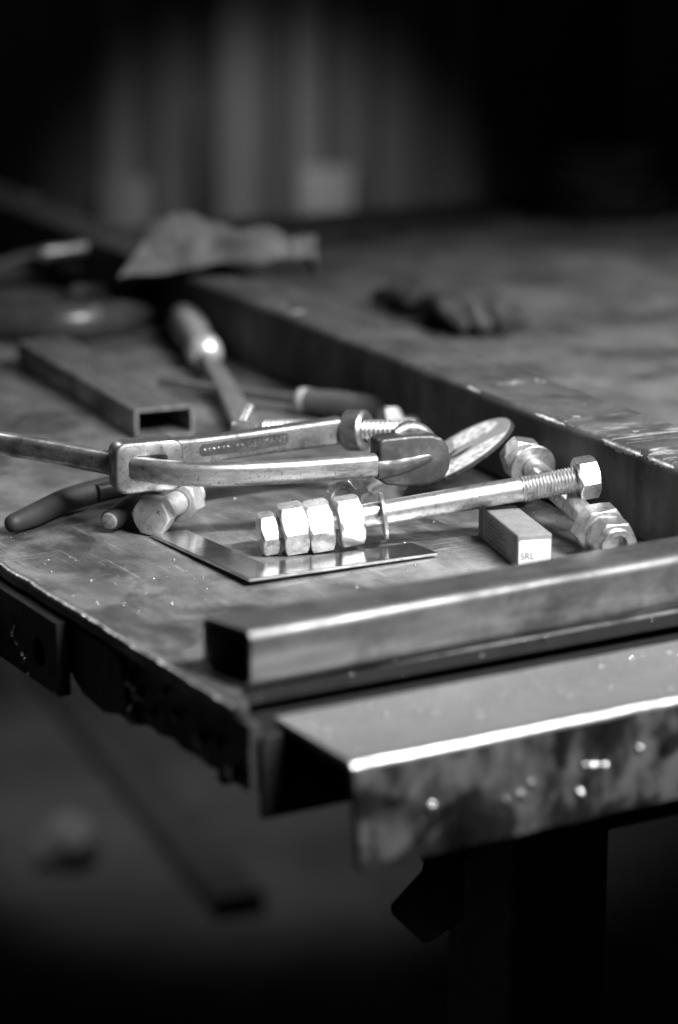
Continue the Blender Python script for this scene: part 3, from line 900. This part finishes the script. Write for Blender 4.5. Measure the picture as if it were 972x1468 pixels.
# dark leather glove behind the rail
gl = thing("work_glove", "crumpled dark work glove lying on the bench behind the rail", "glove", (89, 1722, 0))
G0 = Vector((80, 1730, 0))
def g(x, y, z): return tuple(Vector((x, y, z)) - G0)
def crumple(bm, k=3.0, f=.05):
    for v in bm.verts: v.co += Vector((noise.noise(v.co * f), noise.noise(v.co * f + Vector((7, 3, 1))), noise.noise(v.co * f + Vector((1, 9, 4))))) * k
    return bm
part(gl, "palm", crumple(bm_sweep([g(70, 1760, 12), g(85, 1735, 15), g(98, 1710, 14)], circ(1, 20), [(26, 12), (30, 14), (24, 12)], sub=6, round_ends=10), 5), 'rag', sharp=80)
for dx_, ln in ((-22, 46), (-8, 54), (7, 52), (20, 40)):
    part(gl, "finger", crumple(bm_sweep([g(86 + dx_, 1728 + dx_ * .4, 13), g(92 + dx_, 1712 - ln * .2 + dx_ * .4, 17), g(100 + dx_, 1718 - ln * .5 + dx_ * .4, 9)], circ(9.0, 14), [(1, 1), (1.1, .8), (.8, .7)], sub=6, round_ends=6), 6), 'rag', sharp=80)
part(gl, "cuff", crumple(bm_sweep([g(64, 1772, 12), g(52, 1800, 12), g(36, 1822, 9)], circ(1, 18), [(24, 11), (26, 12), (28, 9)], sub=6, round_ends=2), 5), 'rag', sharp=80)

# coiled cable at the far right of the bench
cc = thing("coiled_cable", "dark coil of cable at the far right end of the bench", "cable", (250, 2330, 0))
for k in range(5):
    pts = [(math.cos(t) * (62 - 5 * k) + 6 * math.sin(k * 2), math.sin(t) * (50 - 4 * k), 8 + 12 * k + 3 * math.sin(3 * t + k)) for t in [2 * math.pi * i / 14 for i in range(15)]]
    part(cc, "loop", bm_sweep(pts, circ(7, 12), sub=4), 'black', sharp=80)

# ------------------------------------------------------------------ loose things below, seen blurred past the bench
fb = link_mesh("floor_bar", bm_tube(900, 60, 26, 3, 5), M['dust'])
p0, p1 = Vector((-420, 3330, -799.5)), Vector((-130, 2540, -799.5))
fb.matrix_world = Matrix.Translation(p0 * S) @ frame_x(p1 - p0).to_4x4()
tag(fb, "dark steel bar lying on the floor below the bench", "steel tube")
bm = bmesh.new(); add_blob(bm, (0, 0, 0), 36, .8, 3, 3)
cp = link_mesh("floor_scrap", bm, M['paper'], sharp=20); cp.location = (-0.318, 2.64, -0.772)
tag(cp, "pale blurred lump of scrap on the dark floor at lower left", "scrap")

# ------------------------------------------------------------------ weld spatter and filings on the bench
bm = bmesh.new()
for k in range(430):
    u, v = random.uniform(4, 280), random.uniform(3, 380)
    p = uv(u, v)
    rr_ = random.choice((.2, .25, .3, .3, .4, .5, .8))
    add_blob(bm, (p.x, p.y, rr_ * .3), rr_, .6, k, 1)
for k in range(110):
    u, v = random.uniform(22, 330), -random.uniform(3, 52)
    p = uv(u, v)
    rr_ = random.choice((.3, .45, .7, 1.1))
    add_blob(bm, (p.x, p.y, -6.6 + rr_ * .3), rr_, .6, k, 1)
ws = link_mesh("weld_spatter", bm, M['bead'], sharp=80)
tag(ws, "tiny bright beads of weld spatter strewn over the bench", "weld spatter"); ws["kind"] = "stuff"
